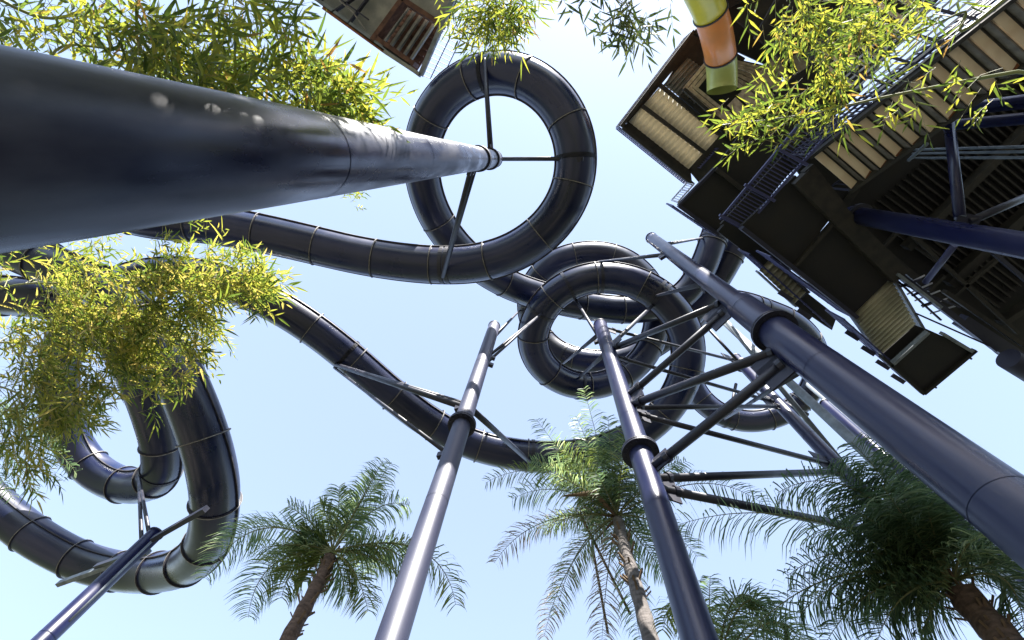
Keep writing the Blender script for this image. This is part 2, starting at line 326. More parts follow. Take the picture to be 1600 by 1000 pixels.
def brace(p, a, q, b, r=.085):
    u = p.at(*a); v = q.at(*b); d = (v-u).normalized(); u2 = u+d*.2; v2 = v-d*(q.r+.12)
    o = MB().tube([u2, v2], r, 16).build('brace', m_steel, p.o, True)
    w = Vector((d.x,d.y,0)).normalized(); 
    MB().bar(u+w*p.r*.5, u+w*(p.r+.34), .03, .40).build('gusset_plate', m_steel, o)
    MB().bar(v-w*q.r*.5, v-w*(q.r+.5), .03, .7).build('gusset_plate', m_steel, o)
    for e in (u2+d*(p.r+.1), v2): MB().tube([e-d*.05, e+d*.05], r+.03, 12).build('end_collar', m_steel, o)
brace(C,(956,545),D,(1120,490)); brace(C,(985,622),D,(1122,498)); brace(C,(990,632),D,(1208,566),.095); brace(C,(1024,735),D,(1214,578),.095)
brace(C,(988,634),Fp,(1222,634),.07); brace(C,(990,640),Fp,(1305,732),.07); brace(C,(1028,744),Fp,(1312,740),.085); brace(C,(1036,756),Fp,(1395,850),.085)
brace(C,(960,552),Fp,(1215,632),.06); brace(C,(942,510),Fp,(1155,565),.06)
D.arm((1030,380), under(p1,1098,372), .05, .12); D.arm((1045,396), under(p2,935,404,hi=26), .055, .1); D.arm((1088,446), under(p2,1026,462,hi=24), .055, .1); D.arm((1118,470), under(p3,1190,490), .06)
D.arm((1222,590), under(p3,1132,655), .06)
# leaning braces behind the diagonal pole
for (a, b, za, zb, r) in (((1130,496),(1315,722),19,15,.09),((1108,515),(1152,563),20,19,.06),((1150,600),(1142,640),19,18,.06),((1222,628),(1262,648),18,17,.07)):
    MB().tube([PZ(*a, za), PZ(*b, zb)], r, 14).build('brace', m_frame if a[0] == 1130 else m_steel, Fp.o, True)
# left corner pole beams
def beam(p, a, b, za, zb, w=.13, h=.2, m=None): return MB().bar(PZ(*a, za), PZ(*b, zb), w, h).build('tee_beam', m or m_steel, p.o)
zG = F*2*.7/80
G.arm((232,842), under(p2,212,745,hi=24), .055, .14); beam(G, (240,842), (322,795), 13.0, 12.2, .12, .16); beam(G, (92,912), (232,862), 14.2, 13.2, .12, .16, m_frame)
MB().bar(G.at(216,868), PZ(150,885,13.8), .1, .14).build('tee_beam', m_steel, G.o)
MB().tube([G.at(240,840)+Vector((.22,-.1,0)), G.at(100,980)+Vector((.26,-.12,0))], .03, 10).build('conduit', m_frame, G.o, True)
# ---------------------------------------------------------------- slide tower
TW = T('slide_tower', 'dark multi-level slide tower with cream stair treads, seen from below', 'tower', (8,1,0))
def panel(name, h, pts, th=.14, m=None, parent=None):
    q = [P(x, y, h) for x, y in pts]; return MB().prism(q, th).build(name, m or m_dark, parent or TW)
def corr(name, h, pts, m, n=14, amp=.045, parent=None, hs=None):      # ridges run from edge 01 to edge 32
    a,b,c,d = [P(x, y, (hs[i] if hs else h)) for i, (x, y) in enumerate(pts)]; k = n*6; vs = []; fs = []
    for i in range(k+1):
        t = i/k; u = a.lerp(d, t); v = b.lerp(c, t); z = Vector((0,0,amp*math.sin(2*math.pi*n*t)))
        vs += [u+z, v+z, v+z+Vector((0,0,.02+amp)), u+z+Vector((0,0,.02+amp))]
    for i in range(k):
        for j in range(4): fs.append((i*4+j, i*4+4+j, i*4+4+(j+1)%4, i*4+(j+1)%4))
    return MB().add(vs, fs).build(name, m, parent or TW, True)
def edgebeam(h, a, b, w=.16, hh=.3, m=None, name='edge_beam', dz=0, h2=None): 
    return MB().bar(P(*a, h)+Vector((0,0,dz)), P(*b, h2 or h)+Vector((0,0,dz)), w, hh).build(name, m or m_beam, TW)
def railing(a, b, n, hgt=1.05, m=None, post=.05, bal=.018, rails=(1, .08), h=None, pts=None):
    A_, B_ = (pts if pts else (P(*a, h), P(*b, h))); mb = MB(); m = m or m_rail; Z = Vector((0,0,1))
    for k in rails: mb.bar(A_+Z*hgt*k, B_+Z*hgt*k, .05, .05)
    for i in range(n+1):
        q = A_.lerp(B_, i/n); mb.tube([q+Z*.02, q+Z*hgt], bal if i % 5 else post/1.4, 6)
    return mb.build('railing', m, TW)
# top deck
HT = 23.5
corr('corrugated_floor', HT, [(981,192),(1028,140),(1122,214),(1078,266)], m_corr, 1, 0)if 0 else None
corr('corrugated_floor', HT, [(983,190),(1003,167),(1098,240),(1076,264)], m_corr, 14, .07)
corr('corrugated_floor', HT, [(1006,164),(1030,137),(1124,212),(1102,237)], m_corr, 14, .07)
corr('corrugated_floor', HT, [(1037,132),(1075,90),(1120,122),(1082,166)], m_corr2, 9, .07)
panel('deck_panel', HT+.25, [(1040,130),(1085,52),(1300,170),(1135,300),(1104,258),(1128,212)], .15, m_beam)
for a, b in (((970,198),(1083,50)),((972,200),(1082,288)),((1003,166),(1100,239)),((1031,134),(1128,214)),((1083,50),(1160,95)),((1062,150),(1132,208))): edgebeam(HT, a, b, .14, .26, m_beam, dz=-.1)
railing((968,196),(1080,50), 34, h=HT, m=m_beam2, rails=(1,.66,.33,.05)); railing((968,199),(1078,288), 34, h=HT, m=m_rail, rails=(1,.5,.05))
railing((1095,262),(1122,232), 10, h=HT-.3, m=m_rail)
for pts_ in ([(971,197),(1083,50),(1094,60),(985,189)], [(971,198),(1082,290),(1079,265),(983,190)], [(1075,264),(1122,212),(1142,226),(1098,292)]): panel('deck_panel', HT+.12, pts_, .1, m_beam)
panel('deck_panel', HT+.6, [(1085,50),(1120,0),(1150,-60),(1330,-60),(1320,130),(1226,114)], .12)
# timber box round the coloured slide's hole
HB = 22.6
def planks(h, q0, q1, q2, q3, n, m=None):       # n boards side by side from edge 03 to 12
    a,b,c,d = P(*q0,h),P(*q1,h),P(*q2,h),P(*q3,h)
    for i in range(n):
        t0, t1 = i/n+.09/n, (i+1)/n-.12/n; dz = Vector((0,0,random.uniform(-.02,.02)))
        MB().prism([a.lerp(d,t0)+dz, b.lerp(c,t0)+dz, b.lerp(c,t1)+dz, a.lerp(d,t1)+dz], .06).build('plank', m or m_wood, TW)
planks(HB, (1066,138),(1112,84),(1126,95),(1090,140), 3)
planks(HB-.1, (1066,140),(1142,206),(1158,190),(1088,134), 3)
planks(HB+.1, (1112,84),(1226,112),(1208,128),(1128,98), 3)
planks(HB-.2, (1120,182),(1152,214),(1305,68),(1268,30), 9)
planks(HB+.35, (1150,95),(1226,110),(1180,160),(1140,125), 6)
panel('hole_shade_board', HB+.6, [(1075,135),(1120,85),(1230,110),(1150,205)], .1, m_dark)  # dark board, its colour standing in for the shade inside the hole
for a, b in (((1066,140),(1142,208)),((1216,92),(1236,126)),((1155,216),(1240,130))): edgebeam(HB, a, b, .12, .2, m_beam, dz=-.2)
# dark deck panels
HD = 19.0
panel('deck_panel', HD, [(1060,321),(1116,264),(1168,304),(1122,364)]); panel('deck_panel', HD+.1, [(1118,262),(1160,205),(1250,160),(1262,235),(1170,302)])
panel('deck_panel', HD+.2, [(1150,210),(1240,120),(1330,60),(1350,140),(1240,240)], .15)
edgebeam(HD,(1117,264),(1172,306), .14,.2,dz=-.1); edgebeam(HD,(1060,321),(1122,366),.12,.25,m_beam2); edgebeam(HD,(1060,321),(1118,262),.1,.22,m_beam2)
railing((1052,322),(1120,368), 20, h=HD, m=m_rail, rails=(1,.5,.05)); railing((1060,316),(1085,288), 8, h=HD, m=m_railw)
panel('deck_panel', 17.5, [(1122,362),(1150,330),(1165,355),(1240,415),(1225,440)], .2)
# angled ladder-like blue railing
la, lb, lc_, ld = (1140,345),(1180,300),(1240,225),(1305,160)
def ladder(a, b, w, n, h0, h1, m):
    A_, B_ = P(*a, h0), P(*b, h1); t = (B_-A_).normalized(); s = t.cross(Vector((0,0,1))).normalized(); mb = MB()
    for sg in (-1, 1): mb.bar(A_+s*sg*w/2, B_+s*sg*w/2, .07, .07)
    mb2 = []
    for i in range(n):
        q = A_.lerp(B_, (i+.5)/n); mb.bar(q-s*w/2, q+s*w/2, .03, .03)
    for k in (.03, .33, .66): q = A_.lerp(B_, k); mb.bar(q-s*w*.66-Vector((0,0,.06)), q+s*w*.66-Vector((0,0,.06)), .08, .08)
    return mb.build('stair_railing', m, TW)
ladder((1142,352),(1292,178), .78, 34, 15.6, 14.2, m_rail)
panel('deck_panel', 16.4, [(1126,350),(1172,300),(1290,170),(1320,190),(1230,275),(1160,360)], .1)
HP = 15.3
panel('deck_panel', HP, [(1157,354),(1243,274),(1304,334),(1240,414)]); panel('deck_panel', HP+.03, [(1243,416),(1306,345),(1392,434),(1333,492)])
edgebeam(HP,(1240,415),(1306,340),.1,.2,m_beam,dz=-.05); edgebeam(HP,(1246,276),(1400,430),.5,.3,m_beam,dz=-.12); edgebeam(HP,(1157,355),(1335,494),.12,.28,m_beam2,dz=-.06)
edgebeam(HP,(1258,262),(1306,322),.3,.25,m_beam,dz=-.1)
corr('corrugated_sheet', HP, [(1333,494),(1393,437),(1430,506),(1376,554)], m_corr3, 12, .06, hs=[15.3,15.3,14.6,14.6])
edgebeam(HP,(1332,494),(1376,556),.08,.3,m_frame); edgebeam(HP,(1394,436),(1440,514),.08,.3,m_frame)
HL = 14.4
panel('deck_panel', HL, [(1391,570),(1450,515),(1520,546),(1440,613)], .12); panel('deck_panel', HL+.3, [(1376,556),(1430,508),(1460,520),(1398,576)], .12)
for a, b in (((1388,572),(1448,518)),((1376,556),(1441,614)),((1441,614),(1522,546)),((1470,520),(1520,550))): edgebeam(HL,a,b,.09,.16,m_frame if a[0] in (1388,1470) else m_dark,dz=-.03)
MB().tube([P(1455,601,HL), P(1463,606,HL)], .03, 8).build('pipe_stub', m_beam, TW); MB().tube([P(1510,555,HL), P(1518,561,HL)], .03, 8).build('pipe_stub', m_beam, TW)
corr('corrugated_sheet', 17, [(1188,423),(1204,406),(1260,456),(1242,474)], m_corr3, 8, .07)
panel('deck_panel', 17, [(1242,476),(1262,458),(1308,494),(1300,516)], .5)
edgebeam(17,(1183,424),(1242,478),.06,.25,m_frame); edgebeam(17,(1204,404),(1262,456),.08,.3,m_beam2)
railing((1172,398),(1300,512), 44, h=16.8, m=m_rail, rails=(1,.66,.33,.05)); railing((1205,402),(1340,500), 46, h=15.4, m=m_rail, rails=(1,.05), hgt=1.1)
railing((1320,500),(1446,612), 46, h=HL+.1, m=m_rail, rails=(1,.66,.33,.05))
for i, (x, y) in enumerate(((1225,450),(1255,478),(1330,512),(1355,536),(1378,558),(1402,580))):
    q = P(x-8, y+6, 15.2); MB().bar(q, q+Vector((.45,.26,.02)), .14, .04).build('kick_plate', m_beam2, TW)
panel('deck_panel', 16.2, [(1225,235),(1262,190),(1345,270),(1325,345),(1290,330)], .12)
# big dark underside at the right, joists and beams
HR = 16.6
panel('deck_panel', HR, [(1290,322),(1345,240),(1680,20),(1760,380),(1600,577),(1545,538)], .15)
def lerp2(a, b, t): return (a[0]+(b[0]-a[0])*t, a[1]+(b[1]-a[1])*t)
for k in range(30):
    a = lerp2((1352,330),(1640,90), k/29); b = lerp2((1560,480),(1800,240), k/29)
    MB().bar(P(*a, HR-.1), P(*b, HR-.1), .05, .16).build('joist', m_beam, TW)
for (a, b, w) in (((1405,385),(1640,150),.22),((1470,440),(1700,230),.3),((1300,330),(1360,240),.25),((1550,500),(1700,400),.2),((1304,334),(1556,548),.2)): edgebeam(HR,a,b,w,.34,m_beam,dz=-.3)
for (a, b) in (((1352,415),(1402,362)),((1450,455),(1475,430)),((1300,360),(1385,440)),((1400,345),(1590,520)),((1480,470),(1600,370))): edgebeam(HR-.6,a,b,.10,.14,m_beam)
edgebeam(15.2,(1392,420),(1556,545),.16,.22,m_beam2); edgebeam(15,(1402,428),(1470,480),.08,.12,m_frame); edgebeam(15.6,(1475,455),(1600,540),.12,.18,m_beam); edgebeam(15.6,(1500,500),(1640,590),.4,.3,m_beam2)
edgebeam(15,(1480,375),(1552,395),.06,.08,m_beam2); edgebeam(15,(1552,395),(1640,470),.1,.12,m_beam2)
for (a, b) in (((1395,432),(1470,500)),((1405,448),(1440,436)),((1425,462),(1452,450)),((1400,440),(1500,480)),((1440,478),(1470,468)),((1432,490),(1545,540))): edgebeam(15.1,a,b,.05,.07,m_beam2)
for k in range(5): edgebeam(16,(1405+12*k,450+10*k),(1445+12*k,430+12*k),.05,.02,m_railw)
MB().tube([P(1575,560,14.5),P(1640,600,14.5)], .32, 24).build('roller_housing', m_beam2, TW, True)
# stair flight with cream tread pans
sa0, sa1 = P(1266,243,15.0), P(1515,48,12.6); sb0, sb1 = P(1328,296,15.0), P(1586,112,12.6)
sa1 = sa0.lerp(sa1,1.5); sb1 = sb0.lerp(sb1,1.5)
NS = 14
for i in range(NS):
    t0, t1 = i/NS, (i+1)/NS
    a, b, c, d = sa0.lerp(sa1,t0), sb0.lerp(sb1,t0), sb0.lerp(sb1,t1), sa0.lerp(sa1,t1)
    z = (a.z+d.z)/2; fl = lambda p, dz=0: Vector((p.x,p.y,z+dz))
    tr = MB().prism([fl(a.lerp(d,.02)), fl(b.lerp(c,.02)), fl(b.lerp(c,.76)), fl(a.lerp(d,.76))], .05).build('stair_tread', m_cream, TW)
    MB().prism([fl(a.lerp(d,.68),-.03), fl(b.lerp(c,.68),-.03), fl(b.lerp(c,.78),-.03), fl(a.lerp(d,.78),-.03)], .22).build('nosing_channel', m_beam, tr)
    MB().prism([fl(a.lerp(d,.84),.06), fl(b.lerp(c,.84),.06), fl(b.lerp(c,.95),.06), fl(a.lerp(d,.95),.06)], .12).build('nosing_channel', m_chan, tr)
    MB().prism([fl(a.lerp(d,.60),.08), fl(b.lerp(c,.60),.08), fl(b.lerp(c,1.6),.08), fl(a.lerp(d,1.6),.08)], .03).build('tread_plate', m_beam, tr)
    MB().prism([fl(a.lerp(d,.80),-.26), fl(b.lerp(c,.80),-.26), fl(b.lerp(c,.86),-.26), fl(a.lerp(d,.86),-.26)], .3).build('riser', m_chan, tr)
    f = random.uniform(.02,.05); e = lambda p, q, k: p.lerp(q, k)
    A1, B1, C1, D1 = a.lerp(d,.04), b.lerp(c,.04), b.lerp(c,.66), a.lerp(d,.66)
    MB().prism([fl(A1.lerp(B1,1-f*1.4),-.004), fl(B1,-.004), fl(C1,-.004), fl(D1.lerp(C1,1-f*random.uniform(.7,2.6)),-.004)], .003).build('rust_stain', m_rust, tr)
for p, q in ((sa0, sa1), (sb0, sb1)):
    dz = Vector((0,0,.0)); MB().bar(p+dz, q+dz, .09, .34).build('stringer', m_beam, TW)
# louvred rail strip beside the flight
off = (sa0-sb0).normalized()
def slats(p, q, w, n, m, up):
    mb = MB()
    for i in range(n):
        k = i/(n-1); o = off*w*k+Vector((0,0,up*k)); mb.bar(p+o, q+o, .045, .02)
    return mb.build('slatted_rail', m, TW)
slats(sa0.lerp(sa1,.34)+off*.10, sa1+off*.12, .85, 9, m_railw, .9)
railing(None, None, 40, pts=(sa0+off*.05, sa1+off*.05), m=m_beam2, hgt=1.1, rails=(1,.7,.4,.05)); railing(None, None, 30, pts=(sb0-off*.03, sb1-off*.03), m=m_beam2, hgt=1.1, rails=(1,.05))
for k in range(7):
    q = sa0.lerp(sa1, .3+.1*k); MB().bar(q+off*.1, q+off*1.0+Vector((0,0,.9)), .05, .05).build('rail_post', m_beam2, TW)
# second flight higher up and clutter above
ua0, ua1 = P(1262,92,19), P(1400,-60,15); ub0, ub1 = P(1330,140,19), P(1470,-20,15)
for i in range(9):
    t0, t1 = i/9, (i+1)/9; a, b, c, d = ua0.lerp(ua1,t0), ub0.lerp(ub1,t0), ub0.lerp(ub1,t1), ua0.lerp(ua1,t1); z = (a.z+d.z)/2; fl = lambda p, dz=0: Vector((p.x,p.y,z+dz))
    MB().prism([fl(a), fl(b), fl(b.lerp(c,.7)), fl(a.lerp(d,.7))], .05).build('stair_tread', m_cream, TW)
for p, q in ((ua0, ua1), (ub0, ub1)): MB().bar(p, q, .12, .34).build('stringer', m_beam, TW)
panel('deck_panel', 20.5, [(1280,60),(1330,-60),(1520,-60),(1400,60),(1330,130)], .15)
panel('deck_panel', 21, [(1150,30),(1200,-40),(1340,-60),(1290,60),(1225,95)], .15, m_beam)
for k in range(6): edgebeam(20,(1180+25*k,60+8*k),(1230+25*k,-30+5*k),.12,.2,m_beam)
panel('deck_panel', 23.4, [(1100,30),(1180,-140),(1700,-150),(1500,-20),(1230,-30)], .15)  # deck extended out of view, added to shade the diagonal pole
panel('deck_panel', 26.5, [(1180,-60),(1240,-300),(1700,-200),(1600,-60)], .15)  # unseen higher deck, added for shade on the same pole
MB().prism([(4.3,-8.4,19.5),(10,-8.4,19.5),(10,-10.5,19.5),(4.3,-10.5,19.5)], 6.5).build('unseen_sun_block', m_dark, TW)  # unseen block added to keep the sun off the diagonal pole
MB().prism([(9.8,-9,9.2),(22,-9,9.2),(22,9,9.2),(10.2,9,9.2)], .2).build('deck_panel', m_dark, TW)  # unseen deck added as something dark for the near pole to reflect
MB().prism([(11.5,-9,3.2),(22,-9,3.2),(22,9,3.2),(11.5,9,3.2)], 5.9).build('unseen_dark_mass', m_dark, TW)  # unseen solid mass added below it to darken the near pole's reflection
# tower columns and braces
def col(top, h, r, m=None, flange=None):
    q = P(*top, h); o = MB().tube([(q.x,q.y,0),(q.x,q.y,q.z)], r, 32).build('column', m or m_pole, TW, True)
    return q
E_ = col((1330,335), 15.6, .25); MB().tube([(E_.x,E_.y,E_.z-.5),(E_.x,E_.y,E_.z-.38)], .36, 32).build('flange', m_steel, TW)
col((1478,196), 14.6, .13); col((1492,172), 15, .16); col((1560,120), 16, .16); col((1640,560), 14, .3); col((1300,-150), 20, .3); col((1130,-60), 23, .3)
col((1660,120), 14, .25)
for k, (x, y) in enumerate(((1428,234),(1426,240),(1424,247))): col((x, y), 16.3, .035, m_frame)
for (a, b, za, zb, r, m) in (((1483,192),(1500,340),11.8,11,.11,m_pole),((1512,347),(1640,292),11,11.5,.09,m_steel),((1492,382),(1446,441),13,14.5,.085,m_rail),((1420,250),(1448,225),14,13,.05,m_frame)):
    MB().tube([PZ(*a,za), PZ(*b,zb)], r, 16).build('brace', m, TW, True)
q = PZ(1512,345,11); MB().bar(q-Vector((.25,.05,0)), q+Vector((.25,.05,0)), .3, .04).build('gusset_plate', m_beam2, TW)
# ---------------------------------------------------------------- platform at the top
VP_ = T('platform', 'grey boarded platform with a red brown timber bay at the top of the picture', 'platform', (-4,-8,0))
def vp(name, h, pts, th, m):
    return MB().prism([P(x,y,h) for x,y in pts], th).build(name, m, VP_)
h = 20
vp('floor_board', h+.3, [(488,-5),(566,50),(610,-12),(705,-14),(690,-70),(640,-150),(420,-60)], .1, m_board)
vp('floor_board', h+.3, [(566,50),(588,66),(636,4),(610,-12)], .1, m_board)
vp('floor_board', h+.2, [(630,-6),(700,42),(718,-12),(690,-60)], .1, m_board)
vp('timber_bay', h+1.1, [(585,70),(650,112),(700,36),(636,-2)], .1, m_brown)
for a, b in (((585,66),(632,2)),((632,2),(690,40)),((592,62),(650,102)),): MB().bar(P(*a,h+.2),P(*b,h+.2),.16,.7).build('bay_edge', m_brown, VP_)
for k in range(5):
    a = lerp2((600,66),(645,98), k/4.4); b = lerp2((640,8),(684,38), k/4.4); MB().bar(P(*a,h+.75),P(*b,h+.75),.09,.2).build('joist', m_board, VP_)
for k in range(8):
    a = lerp2((605,72),(642,4), 0); a = lerp2((588,68),(636,0), k/8); b = lerp2((650,106),(696,34), k/8); MB().bar(P(*a,h+.95),P(*b,h+.95),.05,.1).build('batten', m_brown, VP_)
for a, b, w, m in (((480,-12),(657,118),.14,m_frame),((657,118),(712,-10),.16,m_frame),((520,20),(690,-95),.05,m_beam2),((545,38),(610,-50),.05,m_beam2),((575,30),(520,-10),.05,m_beam2),((625,-10),(560,-60),.05,m_beam2),((500,2),(560,-80),.05,m_beam2),((640,100),(600,72),.1,m_beam)):
    MB().bar(P(*a,h),P(*b,h),w,.22).build('edge_beam', m, VP_)
MB().bar(P(505,12,h-.05),P(605,84,h-.05),.12,.12).build('timber_trim', m_rust, VP_); MB().bar(P(600,80,h-.08),P(655,116,h-.08),.14,.1).build('timber_trim', m_board, VP_)
MB().tube([P(530,0,h-.1),P(552,20,h-.1),P(572,48,h-.1)], .03, 6).build('cable', m_seal, VP_)
mb = MB()
for k in range(19):
    a = lerp2((657,116),(716,-10), k/18); p_ = P(*a,h+.3); mb.tube([p_, p_+Vector((.55,.18,.9))], .012, 5)
for z in (0,.5,1): mb.bar(P(657,116,h+.3)+Vector((.55,.18,.9))*z, P(716,-10,h+.3)+Vector((.55,.18,.9))*z, .03, .03)
mb.build('railing', m_rail, VP_)
for (x, y) in ((520,-90),(690,-140)): q = P(x,y,h); MB().tube([(q.x,q.y,0),(q.x,q.y,q.z)], .2, 24).build('column', m_pole, VP_, True)
# ---------------------------------------------------------------- palms
def frond(base, tip, arch, mat_, parent, wid=.5, n=46, leafw=.028, droop=.55, via=None, name='frond', rr=.022):
    base = Vector(base); tip = Vector(tip); L = (tip-base).length
    mid = via if via is not None else base.lerp(tip, .5)+Vector((0,0,arch*L))
    K = 24; pts = [base*(1-t)**2+mid*2*t*(1-t)+tip*t*t for t in [i/K for i in range(K+1)]]
    o = MB().tube(pts, [rr*(1-.85*i/K) for i in range(K+1)], 6).build(name, m_rachis, parent, True)
    vs = []; fs = []; Ltot = sum((b-a).length for a, b in zip(pts, pts[1:]))
    for i in range(n):
        t = .12+.88*(i+random.random()*.7)/n; k = min(K-1, int(t*K)); p = pts[k].lerp(pts[k+1], t*K-k); tg = (pts[k+1]-pts[k]).normalized()
        sd = tg.cross(Vector((0,0,1)))
        sd = sd.normalized() if sd.length > .05 else Vector((1,0,0)); up = sd.cross(tg).normalized()
        for sg in (-1, 1):
            l = wid*(math.sin(math.pi*min(1,(.10+.86*t)))**.55+.12)*random.uniform(.8,1.12)
            a = random.uniform(.5,.85)-.15*t; d = (sd*sg*math.cos(a)+tg*math.sin(a)*.9+up*random.uniform(-.35,.45)).normalized()
            g = Vector((0,0,-1)); w = leafw*random.uniform(.7,1.2); wv = d.cross(up if random.random() < .6 else tg).normalized()*w/2
            q1 = p+d*l*.35; q2 = q1+(d+g*droop*.8).normalized()*l*.33; q3 = q2+(d+g*droop*2.6).normalized()*l*.34
            o_ = len(vs); vs += [p-wv*.5, p+wv*.5, q1-wv, q1+wv, q2-wv*.85, q2+wv*.85, q3]
            fs += [(o_,o_+1,o_+3,o_+2),(o_+2,o_+3,o_+5,o_+4),(o_+4,o_+5,o_+6)]
    MB().add(vs, fs).build('leaflets', mat_, o)
    return o
def palm(label, crown, h, base_shift, fronds, r0=.22, r1=.13, mt=None, scale=1, wid=.5, trunk_name='trunk', extra=0, leafw=.023, mats=(None,)):
    c = P(*crown, h); b = Vector((c.x+base_shift[0], c.y+base_shift[1], 0))
    root = T('palm_tree', label, 'palm tree', tuple(b))
    K = 40; pts = []; rs = []
    for i in range(K+1):
        t = i/K; pts.append(b.lerp(c, t)+Vector((math.sin(t*3.1)*.12, math.sin(t*2.2)*.1, 0))); rs.append((r0+(r1-r0)*t)*(1+.07*((i % 2)*2-1)+random.uniform(-.03,.03)))
    pts[-1] = c; tr = MB().tube(pts, rs, 18).build('trunk', mt or m_trunk, root, False)
    st = MB()                                   # old leaf bases
    for i in range(34):
        t = random.uniform(.80, .995); k = b.lerp(c, t)+Vector((math.sin(t*3.1)*.12, math.sin(t*2.2)*.1, 0)); a = random.uniform(0, 6.28); rr = r0+(r1-r0)*t
        d = Vector((math.cos(a), math.sin(a), 0)); l = random.uniform(.15,.34)*scale; st.bar(k+d*rr*.3, k+d*(rr+l*.45)+Vector((0,0,l)), .045*scale, .02)
    st.build('leaf_base', m_husk, tr)
    for f in fronds:
        tip, mk = f[0], f[1]; hh = f[2] if len(f) > 2 else 0; via = P(*f[3], h+hh+f[4]) if len(f) > 3 else None
        frond(c+Vector((0,0,.1)), P(*tip, h+hh), .16, mk, root, wid=wid*random.uniform(.9,1.1), via=via, leafw=leafw, n=int(64*random.uniform(.9,1.1)))
    for i in range(extra):
        a = 6.28*i/extra+random.uniform(-.3,.3); L = random.uniform(1.2,2.6)*scale; e = random.uniform(-.5,.9)
        frond(c+Vector((0,0,.1)), c+Vector((math.cos(a)*L*math.cos(e), math.sin(a)*L*math.cos(e), L*math.sin(e))), .2, random.choice(mats), root, wid=wid*.9, n=40, leafw=leafw)
    return root, c
palm('smaller palm with a shaggy brown trunk at the bottom, left of the silvery pole', (516,868), 7.6, (-.35,.1), [
  ((318,905), m_frond, -.3, (400,770), .8), ((345,850), m_frond, .3, (420,790), .6), ((388,965), m_frond, -.6, (400,850), .3), ((440,935), m_frond2, -.5, (450,870), .2), ((612,722), m_frond, 1.5, (560,800), .6), ((640,790), m_frond, 1.0, (590,770), .6),
  ((712,945), m_frond2, -.8, (690,810), .6), ((655,900), m_frond, -.4, (610,830), .3), ((575,955), m_frond2, -.7, (560,880), .2), ((500,785), m_frond2, 1.0), ((560,790), m_frond, 1.1), ((470,830), m_frond2, .4), ((540,930), m_frond, -.5), ((610,870), m_frond, 0), ((450,790), m_frond, .7), ((530,760), m_frond, 1.1), ((590,740), m_frond, 1.4), ((420,880), m_frond2, 0), ((480,910), m_frond2, -.4), ((640,850), m_frond, .2), ((460,850), m_frondd, .1)],
  .21, .12, wid=.55, extra=5, mats=(m_frond, m_frond2, m_frond), scale=.8)
r2, c2 = palm('taller feathery palm with dry hanging fronds in front of the double coil', (965,810), 10, (.5,.3), [
  ((912,605), m_frond, 2.6, (945,730), .3), ((838,655), m_frond, 1.8, (900,740), .5), ((758,755), m_frond2, .4, (850,700), .8), ((772,880), m_dry, -.6, (830,790), .8), ((850,995), m_dry, -1.2, (880,860), .6), ((870,960), m_frond, -1.0, (890,840), .4), ((1000,1000), m_frond, -1.2, (985,900), .2),
  ((940,1010), m_dry, -1.4, (945,900), .2), ((1195,790), m_frondd, .4, (1100,715), .7), ((1060,720), m_frond, 1.2, (1010,740), .3), ((880,700), m_frond2, 1.4), ((960,680), m_frondd, 1.6), ((930,700), m_frond2, 1.5), ((1040,900), m_frond, -.6), ((900,650), m_frond, 1.9, (935,730), .3), ((920,740), m_frondd, 1.3), ((950,650), m_frond, 1.9), ((870,740), m_frond2, .9), ((985,740), m_frondd, 1.0), ((905,780), m_frond2, .7), ((830,720), m_frond, 1.0, (880,720), .3), ((1090,870), m_frond, -.3, (1030,800), .4), ((800,780), m_frond, .3, (870,740), .5)],
  .24, .13, m_trunk2, wid=.58, extra=18, mats=(m_frond, m_frondd, m_frond2), leafw=.024)
for (a, b) in (((925,850),(950,990)),((905,800),(985,960))): MB().tube([c2+Vector((0,0,.05)), P(*a,10.1), P(*b,9.0)], .035, 6).build('dry_stalk', m_husk, r2, True)
MB().tube([c2, P(930,770,10.3), P(880,775,10.2)], [.03,.09,.02], 8).build('spathe', m_husk, r2, True)
palm('dense dark green palm with a shaggy trunk at the lower right corner', (1500,918), 6.0, (.3,.5), [
  ((1215,770), m_frondd, .6, (1330,700), .6), ((1230,900), m_frondd, .0, (1330,820), .5), ((1175,985), m_frondd, -.3, (1300,850), .5), ((1330,690), m_frondd, 1.0, (1400,760), .4), ((1385,700), m_frondd, 1.1), ((1440,740), m_frondd, 1.0), ((1300,780), m_frondd, .7), ((1565,890), m_frondd, .1, (1530,820), .4),
  ((1600,985), m_frondd, -.5, (1590,860), .3), ((1290,1005), m_frondd, -.3, (1360,880), .4), ((1370,1005), m_frondd, -.5, (1400,900), .2), ((1440,1000), m_frondd, -.5), ((1330,850), m_frondd, .3), ((1260,840), m_frondd, .4, (1360,790), .4), ((1370,800), m_frondd, .6), ((1250,960), m_frond, -.2, (1340,860), .4),
  ((1420,830), m_frond, .5), ((1500,800), m_frondd, .6), ((1400,930), m_frondd, -.2), ((1345,930), m_frondd, 0), ((1060,820), m_frond, .5, (1240,760), .7), ((1300,730), m_frondd, .9), ((1360,720), m_frondd, .8), ((1340,800), m_frondd, .2), ((1290,880), m_frondd, .2), ((1410,770), m_frondd, .3), ((1310,940), m_frondd, -.1), ((1450,790), m_frondd, .2), ((1380,760), m_frondd, .1), ((1350,760), m_frondd, .8), ((1390,860), m_frondd, .4)],
  .28, .2, wid=.68, extra=8, mats=(m_frondd, m_frond, m_frond), leafw=.022, scale=.7)
